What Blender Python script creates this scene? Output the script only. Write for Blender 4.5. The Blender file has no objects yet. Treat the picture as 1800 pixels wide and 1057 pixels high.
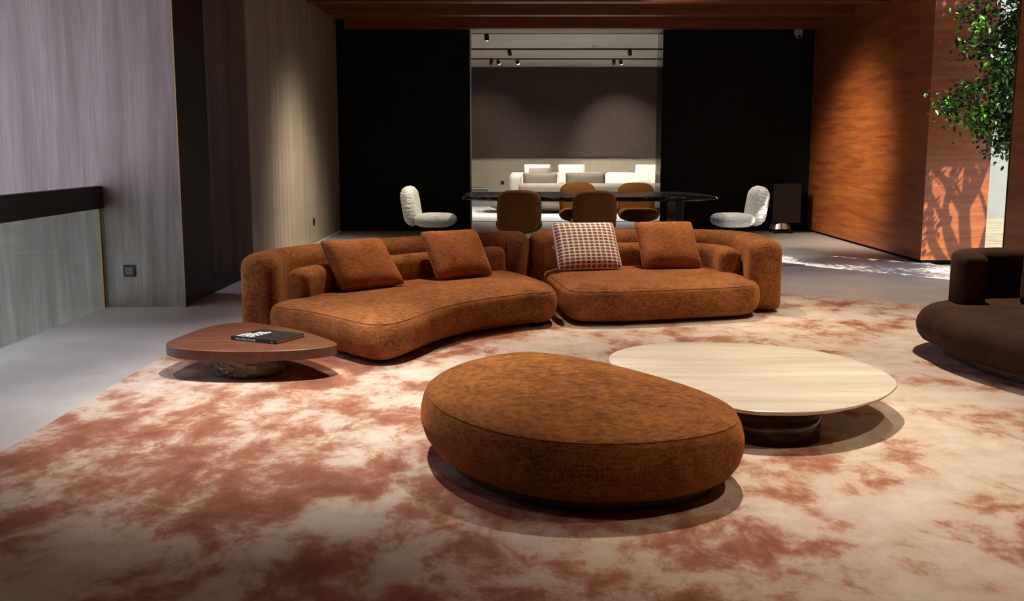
import bpy, bmesh, math, random
from mathutils import Vector, Matrix
PI = math.pi
R = math.radians
random.seed(7)
S = bpy.context.scene
C = S.collection

# ------------------------------------------------------------------ camera, world, lights
cam_d = bpy.data.cameras.new('camera'); cam = bpy.data.objects.new('camera', cam_d); C.objects.link(cam)
cam_d.sensor_width = 36; cam_d.lens = 36.0; cam_d.clip_end = 200
cam.location = (0, 0, 1.35); cam.rotation_euler = (PI/2 - math.atan(270.5/1800), 0, 0)
S.camera = cam
S.view_settings.view_transform = 'Standard'; S.view_settings.look = 'None'
S.view_settings.gamma = 1; S.view_settings.use_curve_mapping = False
S.view_settings.exposure = 0.85

W = bpy.data.worlds.new('sky'); S.world = W; W.use_nodes = True
bg = W.node_tree.nodes['Background']
bg.inputs[0].default_value = (0.80, 0.79, 0.97, 1); bg.inputs[1].default_value = 1.35

def sun(name, d, strength, col, ang):
    l = bpy.data.lights.new(name, 'SUN'); l.energy = strength; l.color = col; l.angle = ang
    o = bpy.data.objects.new(name, l); C.objects.link(o); o.location = (8, 6, 8)
    o.rotation_euler = Vector(d).to_track_quat('-Z', 'Y').to_euler()
def spot(name, loc, tgt, power, deg, blend=0.6, col=(1, .84, .66), rad=.05):
    l = bpy.data.lights.new(name, 'SPOT'); l.energy = power; l.color = col
    l.spot_size = R(deg); l.spot_blend = blend; l.shadow_soft_size = rad
    o = bpy.data.objects.new(name, l); C.objects.link(o); o.location = loc
    o.rotation_euler = (Vector(tgt) - Vector(loc)).to_track_quat('-Z', 'Y').to_euler()

SUN = (-.45, .50, -.72)
sun('sun', SUN, 6.5, (1, .93, .82), R(.5))
# recessed ceiling spots over the lounge, followed by added fill lamps
spot('lounge_spot', (-1.0, 5.5, 3.3), (-1.0, 5.25, 0), 380, 66, 1.0, (1, .93, .84))
spot('lounge_spot', (1.25, 5.3, 3.3), (1.15, 4.75, 0), 270, 68, 1.0, (1, .88, .72))
spot('lounge_spot', (-.55, 8.2, 3.3), (-.75, 7.3, .3), 230, 60, 1.0, (1, .84, .64))
spot('lounge_spot', (1.15, 9.0, 3.3), (1.1, 8.3, .3), 230, 62, 1.0, (1, .84, .64))
spot('lounge_spot', (2.9, 6.9, 3.3), (2.5, 6.7, 0), 230, 80, 1.0, (1, .83, .62))
spot('lounge_spot', (3.1, 9.4, 3.3), (2.9, 9.3, 0), 130, 80, 1.0, (1, .84, .66))
spot('lounge_spot', (2.3, 3.4, 3.3), (2.2, 3.3, 0), 110, 80, 1.0, (1, .80, .60))
spot('lounge_spot', (-.6, 2.9, 3.3), (-.5, 2.9, 0), 20, 95, 1.0, (1, .82, .64))  # weak fill added to lift the dark near end of the rug
spot('lounge_spot', (-3.0, 6.3, 3.3), (-3.0, 6.0, 0), 110, 70, 1.0, (.86, .87, 1))  # cool lamp added to brighten the left floor like daylight
# wall washers and dining spots
spot('wall_washer', (-.3, 12.4, 3.1), (-2.78, 13.4, .5), 470, 58, 1.0, (1, .90, .74), .6)
spot('wall_washer', (1.5, 12.9, 3.1), (4.78, 14.5, .95), 760, 50, 1.0, (1, .84, .66), .5)
spot('dining_spot', (0.9, 13.6, 3.1), (0.9, 13.4, 0), 170, 100, .9, (1, .92, .80), .05)
spot('dining_spot', (3.4, 12.6, 3.1), (2.95, 13.2, .4), 90, 50, .9, (1, .93, .84), .05)
spot('dining_spot', (-1.9, 12.4, 3.1), (-1.1, 13.2, .4), 45, 50, .9, (1, .93, .84), .05)

# ------------------------------------------------------------------ materials
def new_mat(name):
    m = bpy.data.materials.new(name); m.use_nodes = True
    nt = m.node_tree; b = nt.nodes['Principled BSDF']
    return m, nt, b
def N(nt, t, **kw):
    n = nt.nodes.new(t)
    for k, v in kw.items(): setattr(n, k, v)
    return n
def coords(nt, scale=(1, 1, 1), kind='Object', rot=(0, 0, 0)):
    tc = N(nt, 'ShaderNodeTexCoord'); mp = N(nt, 'ShaderNodeMapping')
    mp.inputs['Scale'].default_value = scale; mp.inputs['Rotation'].default_value = rot
    nt.links.new(tc.outputs[kind], mp.inputs[0]); return mp.outputs[0]
def noise(nt, vec, scale, detail=4, rough=.55, dist=0):
    n = N(nt, 'ShaderNodeTexNoise'); n.inputs['Scale'].default_value = scale
    n.inputs['Detail'].default_value = detail; n.inputs['Roughness'].default_value = rough
    n.inputs['Distortion'].default_value = dist
    nt.links.new(vec, n.inputs['Vector']); return n.outputs['Fac']
def ramp(nt, fac, stops, interp='LINEAR'):
    r = N(nt, 'ShaderNodeValToRGB'); r.color_ramp.interpolation = interp
    e = r.color_ramp.elements
    while len(e) < len(stops): e.new(.5)
    for i, (p, c) in enumerate(stops):
        e[i].position = p; e[i].color = (*c, 1) if len(c) == 3 else c
    nt.links.new(fac, r.inputs[0]); return r.outputs[0]
def math_n(nt, op, a, b=None, c=None):
    n = N(nt, 'ShaderNodeMath', operation=op)
    for i, v in enumerate((a, b, c)):
        if v is None: continue
        if isinstance(v, (int, float)): n.inputs[i].default_value = v
        else: nt.links.new(v, n.inputs[i])
    return n.outputs[0]
def mixc(nt, fac, a, b, mode='MIX'):
    n = N(nt, 'ShaderNodeMix', data_type='RGBA', blend_type=mode)
    for s, v in ((0, fac), (6, a), (7, b)):
        if isinstance(v, (int, float)): n.inputs[s].default_value = v
        elif isinstance(v, tuple): n.inputs[s].default_value = (*v, 1)
        else: nt.links.new(v, n.inputs[s])
    return n.outputs[2]
def bump(nt, b, h, strength, dist=.01):
    n = N(nt, 'ShaderNodeBump'); n.inputs['Strength'].default_value = strength; n.inputs['Distance'].default_value = dist
    nt.links.new(h, n.inputs['Height']); nt.links.new(n.outputs[0], b.inputs['Normal'])

def mat_plain(name, col, rough=.5, metal=0, var=.12, scale=20, spec=.5, bumpy=0):
    m, nt, b = new_mat(name)
    v = coords(nt); f = noise(nt, v, scale, 4)
    c = ramp(nt, f, [(.3, tuple(x*(1-var) for x in col)), (.7, tuple(min(1, x*(1+var)) for x in col))])
    nt.links.new(c, b.inputs['Base Color']); b.inputs['Roughness'].default_value = rough
    b.inputs['Metallic'].default_value = metal; b.inputs['Specular IOR Level'].default_value = spec
    if bumpy: bump(nt, b, f, bumpy, .01)
    return m
def mat_chenille(name, dark, lite, sheen=.35):
    m, nt, b = new_mat(name)
    a = noise(nt, coords(nt, (1, 1, .12)), 210, 2, .6); a2 = noise(nt, coords(nt, (.12, .12, 1)), 210, 2, .6)
    big = noise(nt, coords(nt), 5, 5, .6)
    w = math_n(nt, 'MULTIPLY', math_n(nt, 'ADD', a, a2), .5)
    f = math_n(nt, 'ADD', math_n(nt, 'MULTIPLY', w, .72), math_n(nt, 'MULTIPLY', big, .28))
    c = ramp(nt, f, [(.38, dark), (.50, tuple((x+y)/2 for x, y in zip(dark, lite))), (.63, lite)])
    nt.links.new(c, b.inputs['Base Color']); b.inputs['Roughness'].default_value = .9
    b.inputs['Specular IOR Level'].default_value = .15
    b.inputs['Sheen Weight'].default_value = sheen; b.inputs['Sheen Roughness'].default_value = .4
    b.inputs['Sheen Tint'].default_value = (*[min(1, x*2.2) for x in lite], 1)
    bump(nt, b, w, .55, .006)
    return m
def mat_velvet(name, col, sheen=.4, var=.25, wr=.25, wscale=9):
    m, nt, b = new_mat(name)
    f = noise(nt, coords(nt), 4, 5, .6)
    c = ramp(nt, f, [(.3, tuple(x*(1-var) for x in col)), (.7, tuple(x*(1+var) for x in col))])
    nt.links.new(c, b.inputs['Base Color']); b.inputs['Roughness'].default_value = .85
    b.inputs['Specular IOR Level'].default_value = .15
    b.inputs['Sheen Weight'].default_value = sheen; b.inputs['Sheen Roughness'].default_value = .35
    b.inputs['Sheen Tint'].default_value = (*[min(1, x*2) for x in col], 1)
    bump(nt, b, noise(nt, coords(nt, (1, 1, 2.2)), wscale, 3, .5, .6), wr, .03)
    return m
def mat_wood(name, cols, scale=(.5, .5, 9), rough=.42, dens=3.0, coat=0):
    m, nt, b = new_mat(name)
    v = coords(nt, scale)
    f = noise(nt, v, dens, 7, .62, .35)
    g = noise(nt, coords(nt, tuple(s*5 for s in scale)), dens*2, 3, .7)
    k = math_n(nt, 'ADD', math_n(nt, 'MULTIPLY', f, .75), math_n(nt, 'MULTIPLY', g, .25))
    c = ramp(nt, k, [(.32, cols[0]), (.5, cols[1]), (.68, cols[2])])
    nt.links.new(c, b.inputs['Base Color']); b.inputs['Roughness'].default_value = rough
    b.inputs['Coat Weight'].default_value = coat
    bump(nt, b, g, .06, .004)
    return m
def mat_stone(name, cols, scale, rough=.4, dens=3.0, warp=.5):
    m, nt, b = new_mat(name)
    f = noise(nt, coords(nt, scale), dens, 8, .62, warp)
    g = noise(nt, coords(nt, tuple(s*4 for s in scale)), dens*1.7, 5, .7, .3)
    big = noise(nt, coords(nt), .9, 3)
    k = math_n(nt, 'ADD', math_n(nt, 'ADD', math_n(nt, 'MULTIPLY', f, .55), math_n(nt, 'MULTIPLY', g, .25)), math_n(nt, 'MULTIPLY', big, .2))
    c = ramp(nt, k, [(.34, cols[0]), (.5, cols[1]), (.66, cols[2])])
    nt.links.new(c, b.inputs['Base Color']); b.inputs['Roughness'].default_value = rough
    bump(nt, b, g, .05, .004)
    return m

M = {}
M['rust'] = mat_chenille('rust_chenille', (.080, .026, .008), (.46, .175, .055))
M['ott'] = mat_chenille('tobacco_chenille', (.080, .027, .006), (.42, .160, .042))
M['cushion'] = mat_chenille('rust_cushion', (.15, .046, .014), (.52, .190, .065))
M['travertine'] = mat_stone('grey_travertine', ((.15, .120, .105), (.245, .202, .182), (.39, .340, .312)), (3.4, 3.4, .16), .34, 3.4)
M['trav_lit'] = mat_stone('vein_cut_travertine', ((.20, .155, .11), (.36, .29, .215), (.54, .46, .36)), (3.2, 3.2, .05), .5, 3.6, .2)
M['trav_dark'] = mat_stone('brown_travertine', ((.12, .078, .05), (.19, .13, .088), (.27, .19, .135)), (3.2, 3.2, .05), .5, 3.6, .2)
M['trav_top'] = mat_stone('cream_travertine', ((.50, .42, .32), (.66, .59, .48), (.80, .75, .66)), (.35, 3.4, 3.4), .38, 2.6, .4)
M['black'] = mat_plain('black_panel', (.0095, .0105, .009), .75, 0, .3, 12, .15)
M['black_gloss'] = mat_plain('black_glass', (.008, .009, .008), .06, 0, .1, 5, .8)
M['blackmetal'] = mat_plain('black_metal', (.012, .012, .011), .45, .2, .2, 30)
M['dkmetal'] = mat_plain('charcoal_coated_metal', (.022, .021, .018), .55, 0, .2, 30, .3)
M['wallwood'] = mat_wood('mahogany_veneer', ((.15, .040, .010), (.29, .082, .020), (.42, .135, .036)), (.45, .45, 6), .42, 2.6)
M['beamwood'] = mat_wood('dark_mahogany', ((.13, .036, .011), (.20, .058, .017), (.27, .082, .026)), (.4, .4, 8), .5, 2.2)
M['walnut'] = mat_wood('walnut_veneer', ((.095, .034, .018), (.155, .058, .031), (.225, .090, .050)), (.9, 7, 7), .38, 2.2)
M['walnut_edge'] = mat_wood('walnut_edge', ((.09, .031, .016), (.14, .050, .026), (.20, .077, .041)), (6, 6, .8), .4, 2.2)
M['gold'] = mat_plain('brass', (.40, .25, .10), .45, 1, .05, 30)
M['bronze'] = mat_plain('hammered_bronze', (.16, .122, .09), .42, .6, .3, 14)
M['burg'] = mat_plain('burgundy_lacquer', (.030, .009, .006), .22, .1, .35, 6)
M['plinth'] = mat_plain('bronze_plinth', (.10, .062, .045), .35, .5, .2, 8)
M['suede'] = mat_velvet('brown_suede', (.048, .022, .014), .35, .35, .1, 6)
M['chair'] = mat_velvet('tobacco_velvet', (.225, .085, .015), .35, .12, .12, 16)
M['white_fab'] = mat_velvet('white_wool', (.66, .65, .60), .2, .06, .9, 13)
M['far_white'] = mat_velvet('white_linen', (.80, .78, .72), .1, .04, .08)
M['taupe'] = mat_velvet('taupe_linen', (.36, .30, .24), .1, .08, .08)
M['taupe_dk'] = mat_velvet('dark_taupe_linen', (.24, .20, .155), .1, .08, .15)
M['beige'] = mat_plain('beige_plaster', (.40, .34, .26), .7, 0, .06, 3)
M['ceil_white'] = mat_stone('grey_plaster_ceiling', ((.46, .44, .40), (.55, .53, .48), (.63, .61, .56)), (.35, 2.2, 1), .8, 1.4)
M['courtwall'] = mat_plain('grey_render', (.20, .215, .20), .85, 0, .08, 2)
M['darkfloor'] = mat_plain('dark_floor', (.025, .022, .02), .5, 0, .2, 6)
M['paper'] = mat_plain('paper', (.80, .62, .52), .8, 0, .06, 200)
M['cover'] = mat_plain('black_cover', (.016, .018, .018), .42, 0, .15, 60)
M['ink'] = mat_plain('white_print', (.85, .85, .88), .6, 0, .02, 20)
M['steel'] = mat_plain('satin_steel', (.55, .52, .48), .3, .9, .08, 20)
M['plastic_w'] = mat_plain('white_plastic', (.55, .54, .52), .5, 0, .05, 20)
M['bark'] = mat_plain('bark', (.075, .055, .04), .9, 0, .4, 18, .2, .5)
M['greytable'] = mat_plain('grey_lacquer', (.30, .30, .29), .4, 0, .06, 5)
M['shadowgap'] = mat_plain('shadow_gap', (.006, .006, .006), .8, 0, .1, 5, .1)

def mk_leaf(name, c1, c2, c3):
    m, nt, b = new_mat(name)
    f = noise(nt, coords(nt), 7, 2, .6)
    c = ramp(nt, f, [(.35, c1), (.55, c2), (.72, c3)])
    nt.links.new(c, b.inputs['Base Color']); b.inputs['Roughness'].default_value = .32
    b.inputs['Transmission Weight'].default_value = 0
    b.inputs['Subsurface Weight'].default_value = 0
    return m
M['leaf'] = mk_leaf('leaf_dark', (.022, .055, .014), (.035, .085, .02), (.06, .14, .025))
M['leaf_new'] = mk_leaf('leaf_new', (.10, .30, .02), (.14, .42, .03), (.22, .55, .05))

def mk_rug():
    m, nt, b = new_mat('mottled_rug')
    v = coords(nt, (1.2, 1.2, 1))
    big = noise(nt, v, .95, 2, .5, .2)
    mid = noise(nt, coords(nt, (1.45, 1.0, 1), rot=(0, 0, .3)), 3.0, 10, .70, .25)
    k = math_n(nt, 'ADD', math_n(nt, 'MULTIPLY', big, .42), math_n(nt, 'MULTIPLY', mid, .58))
    sep = N(nt, 'ShaderNodeSeparateXYZ'); nt.links.new(coords(nt), sep.inputs[0])
    mr = N(nt, 'ShaderNodeMapRange', interpolation_type='SMOOTHSTEP'); mr.inputs[1].default_value = -1.2; mr.inputs[2].default_value = 2.6; mr.inputs[3].default_value = -.024; mr.inputs[4].default_value = .026
    nt.links.new(sep.outputs[0], mr.inputs[0]); k = math_n(nt, 'ADD', k, mr.outputs[0])
    c = ramp(nt, k, [(.385, (.29, .105, .06)), (.445, (.40, .17, .105)), (.485, (.55, .335, .24)), (.52, (.68, .54, .44)), (.60, (.75, .66, .57))])
    fine = noise(nt, coords(nt), 240, 2, .6)
    c2 = mixc(nt, .16, c, ramp(nt, fine, [(.3, (.25, .25, .25)), (.7, (1, 1, 1))]), 'MULTIPLY')
    brush = noise(nt, coords(nt, (1, 2.2, 1)), 3.2, 3, .5)
    c3 = mixc(nt, .22, c2, ramp(nt, brush, [(.35, (.55, .50, .46)), (.6, (1, 1, 1))]), 'MULTIPLY')
    nt.links.new(c3, b.inputs['Base Color']); b.inputs['Roughness'].default_value = .95
    b.inputs['Specular IOR Level'].default_value = .1
    b.inputs['Sheen Weight'].default_value = .15
    bump(nt, b, fine, .25, .004)
    return m
M['rug'] = mk_rug()
def mk_greyrug():
    m, nt, b = new_mat('grey_streaked_rug')
    f = noise(nt, coords(nt, (1, 3, 1)), 2.6, 8, .7, .6)
    c = ramp(nt, f, [(.38, (.16, .17, .18)), (.5, (.38, .38, .39)), (.6, (.62, .61, .60))])
    nt.links.new(c, b.inputs['Base Color']); b.inputs['Roughness'].default_value = .9
    return m
M['greyrug'] = mk_greyrug()
M['whiterug'] = mat_plain('white_rug', (.72, .72, .73), .9, 0, .05, 30)
def mk_floor():
    m, nt, b = new_mat('pale_microcement')
    f = noise(nt, coords(nt), 1.6, 7, .6, .4)
    c = ramp(nt, f, [(.35, (.50, .475, .455)), (.65, (.61, .58, .56))])
    nt.links.new(c, b.inputs['Base Color']); b.inputs['Roughness'].default_value = .42
    b.inputs['Specular IOR Level'].default_value = .35
    return m
M['floor'] = mk_floor()
def mk_weave():
    m, nt, b = new_mat('brown_woven_wallcovering')
    v = coords(nt, (1, 1, 1)); sx = N(nt, 'ShaderNodeSeparateXYZ'); nt.links.new(v, sx.inputs[0])
    a = math_n(nt, 'SINE', math_n(nt, 'MULTIPLY', sx.outputs[0], 90)); z = math_n(nt, 'SINE', math_n(nt, 'MULTIPLY', sx.outputs[2], 90))
    k = math_n(nt, 'ADD', math_n(nt, 'MULTIPLY', math_n(nt, 'MULTIPLY', a, z), .18), noise(nt, v, 60, 3))
    c = ramp(nt, k, [(.3, (.034, .021, .018)), (.7, (.10, .066, .056))])
    nt.links.new(c, b.inputs['Base Color']); b.inputs['Roughness'].default_value = .85
    bump(nt, b, k, .3, .01)
    return m
M['weave'] = mk_weave()
def mk_marble():
    m, nt, b = new_mat('black_marble')
    f = noise(nt, coords(nt, (.8, 3, 3)), 2.2, 9, .7, 1.6)
    v = math_n(nt, 'ABSOLUTE', math_n(nt, 'SUBTRACT', f, .5))
    msk = noise(nt, coords(nt), 1.6, 3)
    vv = math_n(nt, 'ADD', v, math_n(nt, 'MULTIPLY', math_n(nt, 'LESS_THAN', msk, .5), .03))
    c = ramp(nt, vv, [(0, (.50, .49, .47)), (.006, (.2, .2, .2)), (.016, (.010, .010, .011)), (1, (.005, .005, .006))])
    nt.links.new(c, b.inputs['Base Color']); b.inputs['Roughness'].default_value = .15; b.inputs['Specular IOR Level'].default_value = .3
    return m
M['marble'] = mk_marble()
def mk_glass():
    m, nt, b = new_mat('balustrade_glass')
    f = noise(nt, coords(nt), 2, 2)
    c = ramp(nt, f, [(.3, (.70, .76, .70)), (.7, (.76, .82, .76))])
    tr = N(nt, 'ShaderNodeBsdfTransparent'); gl = N(nt, 'ShaderNodeBsdfGlossy'); gl.inputs['Roughness'].default_value = .03
    lw = N(nt, 'ShaderNodeLayerWeight'); lw.inputs[0].default_value = .5
    frv = math_n(nt, 'ADD', math_n(nt, 'MULTIPLY', math_n(nt, 'POWER', lw.outputs['Facing'], 5), .8), .03)
    mx = N(nt, 'ShaderNodeMixShader'); out = nt.nodes['Material Output']
    nt.links.new(c, tr.inputs[0]); nt.links.new(frv, mx.inputs[0])
    nt.links.new(tr.outputs[0], mx.inputs[1]); nt.links.new(gl.outputs[0], mx.inputs[2])
    nt.links.new(mx.outputs[0], out.inputs[0]); nt.nodes.remove(b)
    return m
M['glass'] = mk_glass()
def mk_bean():
    m, nt, b = new_mat('bean_print_linen')
    tc = N(nt, 'ShaderNodeTexCoord'); sx = N(nt, 'ShaderNodeSeparateXYZ'); nt.links.new(tc.outputs['UV'], sx.inputs[0])
    U = math_n(nt, 'MULTIPLY', sx.outputs[0], 12); V = math_n(nt, 'MULTIPLY', sx.outputs[1], 15)
    du = math_n(nt, 'SUBTRACT', math_n(nt, 'FRACT', U), .5); dv = math_n(nt, 'SUBTRACT', math_n(nt, 'FRACT', V), .5)
    d = math_n(nt, 'SQRT', math_n(nt, 'ADD', math_n(nt, 'POWER', math_n(nt, 'DIVIDE', du, .42), 2), math_n(nt, 'POWER', math_n(nt, 'DIVIDE', dv, .37), 2)))
    inside = math_n(nt, 'LESS_THAN', d, 1)
    cb = N(nt, 'ShaderNodeCombineXYZ'); nt.links.new(math_n(nt, 'FLOOR', U), cb.inputs[0]); nt.links.new(math_n(nt, 'FLOOR', V), cb.inputs[1])
    wn = N(nt, 'ShaderNodeTexWhiteNoise', noise_dimensions='2D'); nt.links.new(cb.outputs[0], wn.inputs['Vector'])
    pick = math_n(nt, 'GREATER_THAN', wn.outputs['Value'], .68)
    sl = math_n(nt, 'ADD', math_n(nt, 'MULTIPLY', math_n(nt, 'ABSOLUTE', du), pick), math_n(nt, 'MULTIPLY', math_n(nt, 'ABSOLUTE', dv), math_n(nt, 'SUBTRACT', 1, pick)))
    slit = math_n(nt, 'MULTIPLY', math_n(nt, 'LESS_THAN', sl, .05), math_n(nt, 'LESS_THAN', d, .75))
    base = mixc(nt, inside, (.84, .81, .74), (.30, .085, .038))
    c = mixc(nt, math_n(nt, 'MULTIPLY', slit, .3), base, (.62, .38, .25))
    nt.links.new(c, b.inputs['Base Color']); b.inputs['Roughness'].default_value = .85
    return m
M['bean'] = mk_bean()
def mk_gravel():
    m, nt, b = new_mat('straw_ground')
    f = noise(nt, coords(nt, (.6, 3, 1)), 2.2, 8, .7)
    c = ramp(nt, f, [(.35, (.10, .09, .05)), (.6, (.27, .245, .16))])
    nt.links.new(c, b.inputs['Base Color']); b.inputs['Roughness'].default_value = .95
    return m
M['gravel'] = mk_gravel()

# ------------------------------------------------------------------ builders
def link(name, bm, mat, parent=None, smooth=False, off=None):
    me = bpy.data.meshes.new(name); bmesh.ops.recalc_face_normals(bm, faces=bm.faces)
    bm.to_mesh(me); bm.free()
    if mat: me.materials.append(M[mat] if isinstance(mat, str) else mat)
    if smooth:
        for p in me.polygons: p.use_smooth = True
    o = bpy.data.objects.new(name, me); C.objects.link(o)
    if parent is not None: adopt(o, parent)
    return o
def adopt(o, parent):
    o.parent = parent
    o.matrix_parent_inverse = root_matrix(parent).inverted()
def root_matrix(o):
    mtx = Matrix.Translation(o.location) @ o.rotation_euler.to_matrix().to_4x4()
    if o.parent: return root_matrix(o.parent) @ o.matrix_parent_inverse @ mtx
    return mtx
def tag(o, label=None, cat=None, group=None, kind=None):
    if label: o['label'] = label
    if cat: o['category'] = cat
    if group: o['group'] = group
    if kind: o['kind'] = kind
    return o
def thing(name, loc, label, cat, group=None):
    o = bpy.data.objects.new(name, None); C.objects.link(o); o.location = loc; o.empty_display_size = .1
    return tag(o, label, cat, group)
def box(bm, x0, x1, y0, y1, z0, z1, bev=0):
    r = bmesh.ops.create_cube(bm, size=1)
    for v in r['verts']:
        v.co = Vector(((x0+x1)/2 + v.co.x*(x1-x0), (y0+y1)/2 + v.co.y*(y1-y0), (z0+z1)/2 + v.co.z*(z1-z0)))
    if bev:
        es = list({e for v in r['verts'] for e in v.link_edges})
        bmesh.ops.bevel(bm, geom=es, offset=bev, segments=2, affect='EDGES', profile=.5)
    return bm
def boxo(name, b, mat, parent=None, bev=0, smooth=False):
    bm = bmesh.new(); box(bm, *b, bev=bev); return link(name, bm, mat, parent, smooth)
def cyl(bm, c, r0, r1, h, n=32, axis='Z'):
    m = Matrix.Translation(c)
    if axis == 'X': m = m @ Matrix.Rotation(PI/2, 4, 'Y')
    if axis == 'Y': m = m @ Matrix.Rotation(-PI/2, 4, 'X')
    bmesh.ops.create_cone(bm, cap_ends=True, segments=n, radius1=r0, radius2=r1, depth=h, matrix=m); return bm
def cylo(name, c, r0, r1, h, mat, parent=None, n=32, axis='Z'):
    bm = cyl(bmesh.new(), c, r0, r1, h, n, axis)
    o = link(name, bm, mat, parent)
    for p in o.data.polygons: p.use_smooth = len(p.vertices) == 4
    return o
def struct(o): o['kind'] = 'structure'; return o

def spline(pts, n, closed=True):
    """Catmull-Rom through 2-D points, resampled to n points of equal spacing."""
    k = len(pts); P = [Vector((p[0], p[1])) for p in pts]; out = []
    segs = k if closed else k-1
    def g(i):
        if closed: return P[i % k]
        return P[max(0, min(k-1, i))]
    for i in range(segs):
        a, b, c, d = g(i-1), g(i), g(i+1), g(i+2)
        for s in range(24):
            t = s/24
            out.append(.5*((2*b) + (c-a)*t + (2*a-5*b+4*c-d)*t*t + (3*b-a-3*c+d)*t**3))
    out.append(P[0] if closed else P[-1])
    L = [0]
    for i in range(1, len(out)): L.append(L[-1] + (out[i]-out[i-1]).length)
    res = []; j = 0; m = n if closed else n-1
    for q in range(n):
        s = L[-1]*q/m
        while j < len(L)-2 and L[j+1] < s: j += 1
        t = (s-L[j])/max(1e-9, L[j+1]-L[j]); res.append(out[j].lerp(out[j+1], max(0, min(1, t))))
    return res
def ccw(o):
    a = sum(o[i].x*o[(i+1) % len(o)].y - o[(i+1) % len(o)].x*o[i].y for i in range(len(o)))
    return o if a > 0 else o[::-1]
def normals(o):
    n = len(o); r = []
    for i in range(n):
        t = o[(i+1) % n] - o[i-1]; t.normalize(); r.append(Vector((t.y, -t.x)))
    return r
def pebble(outline, profile, bm=None, cap_rings=0, dome=0, xf=None):
    """stack of inset rings; profile = [(inset, z)] from the bottom up; optional domed cap."""
    bm = bm or bmesh.new(); o = ccw(outline); nn = normals(o); rings = []
    pr = list(profile)
    for ins, z in pr:
        rg = [Vector((p.x - q.x*ins, p.y - q.y*ins)) for p, q in zip(o, nn)]
        for _ in range(int(ins*70)):
            rg = [rg[i]*.5 + (rg[i-1] + rg[(i+1) % len(rg)])*.25 for i in range(len(rg))]
        rings.append([(p.x, p.y, z) for p in rg])
    if cap_rings:
        top = rings[-1]; cx = sum(p[0] for p in top)/len(top); cy = sum(p[1] for p in top)/len(top); z = top[0][2]
        for k in range(1, cap_rings):
            s = 1 - k/cap_rings
            rings.append([(cx+(p[0]-cx)*s, cy+(p[1]-cy)*s, z + dome*(1-s*s)) for p in top])
    V = [[bm.verts.new(xf(p) if xf else p) for p in r] for r in rings]
    n = len(o)
    for a, b in zip(V, V[1:]):
        for i in range(n): bm.faces.new((a[i], a[(i+1) % n], b[(i+1) % n], b[i]))
    caps = [bm.faces.new(V[0][::-1]), bm.faces.new(V[-1])]
    bmesh.ops.triangulate(bm, faces=caps, quad_method='BEAUTY', ngon_method='BEAUTY')
    return bm
def rprof(z0, z1, rb, rt, ib=None, it=None, k=6, bulge=0):
    """rounded profile: bottom radius rb, top radius rt (ib / it = insets)"""
    ib = rb if ib is None else ib; it = rt if it is None else it
    p = []
    for i in range(k+1):
        a = PI/2*i/k; p.append((ib*(1-math.sin(a)), z0 + rb*(1-math.cos(a))))
    if bulge: p.append((-bulge, (z0+z1)/2))
    for i in range(k+1):
        a = PI/2*i/k; p.append((it*(1-math.cos(a)), z1 - rt*(1-math.sin(a))))
    return p
def sweep(path, th, z0, z1, rt, rb=.045, re=.11, n=56):
    """upholstered band: rounded-rectangle section swept along a plan path, rounded ends"""
    c = spline(path, n, False); bm = bmesh.new(); rings = []
    def sec(p, t, ins):
        q = Vector((-t.y, t.x)); h = th/2 - ins; a0, a1 = z0 + ins*.6, z1 - ins
        r1 = max(.008, min(rt, h*.97) - ins*.3); r0 = max(.006, min(rb, h*.9) - ins*.3); out = []
        for sx, zc, r, g0 in ((1, a1, r1, 0), (-1, a1, r1, 1), (-1, a0, r0, 2), (1, a0, r0, 3)):
            for k in range(7):
                a = PI/2*(g0 + k/6)
                w = sx*(h-r) + r*math.cos(a); z = (zc - r if zc == a1 else zc + r) + r*math.sin(a)
                out.append(bm.verts.new((p.x + q.x*w, p.y + q.y*w, z)))
        return out
    T = [(c[min(i+1, n-1)] - c[max(i-1, 0)]).normalized() for i in range(n)]
    for k in range(6, 0, -1):
        a = PI/2*k/6; rings.append(sec(c[0] - T[0]*re*math.sin(a), T[0], re*.75*(1-math.cos(a))))
    for p, t in zip(c, T): rings.append(sec(p, t, 0))
    for k in range(1, 7):
        a = PI/2*k/6; rings.append(sec(c[-1] + T[-1]*re*math.sin(a), T[-1], re*.75*(1-math.cos(a))))
    m = len(rings[0])
    for a, b in zip(rings, rings[1:]):
        for i in range(m): bm.faces.new((a[i], a[(i+1) % m], b[(i+1) % m], b[i]))
    bm.faces.new(rings[0][::-1]); bm.faces.new(rings[-1])
    return bm
def superell(cx, cy, rx, ry, e=2.6, n=64):
    r = []
    for i in range(n):
        a = 2*PI*i/n; ca, sa = math.cos(a), math.sin(a)
        r.append(Vector((cx + rx*math.copysign(abs(ca)**(2/e), ca), cy + ry*math.copysign(abs(sa)**(2/e), sa))))
    return r
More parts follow.
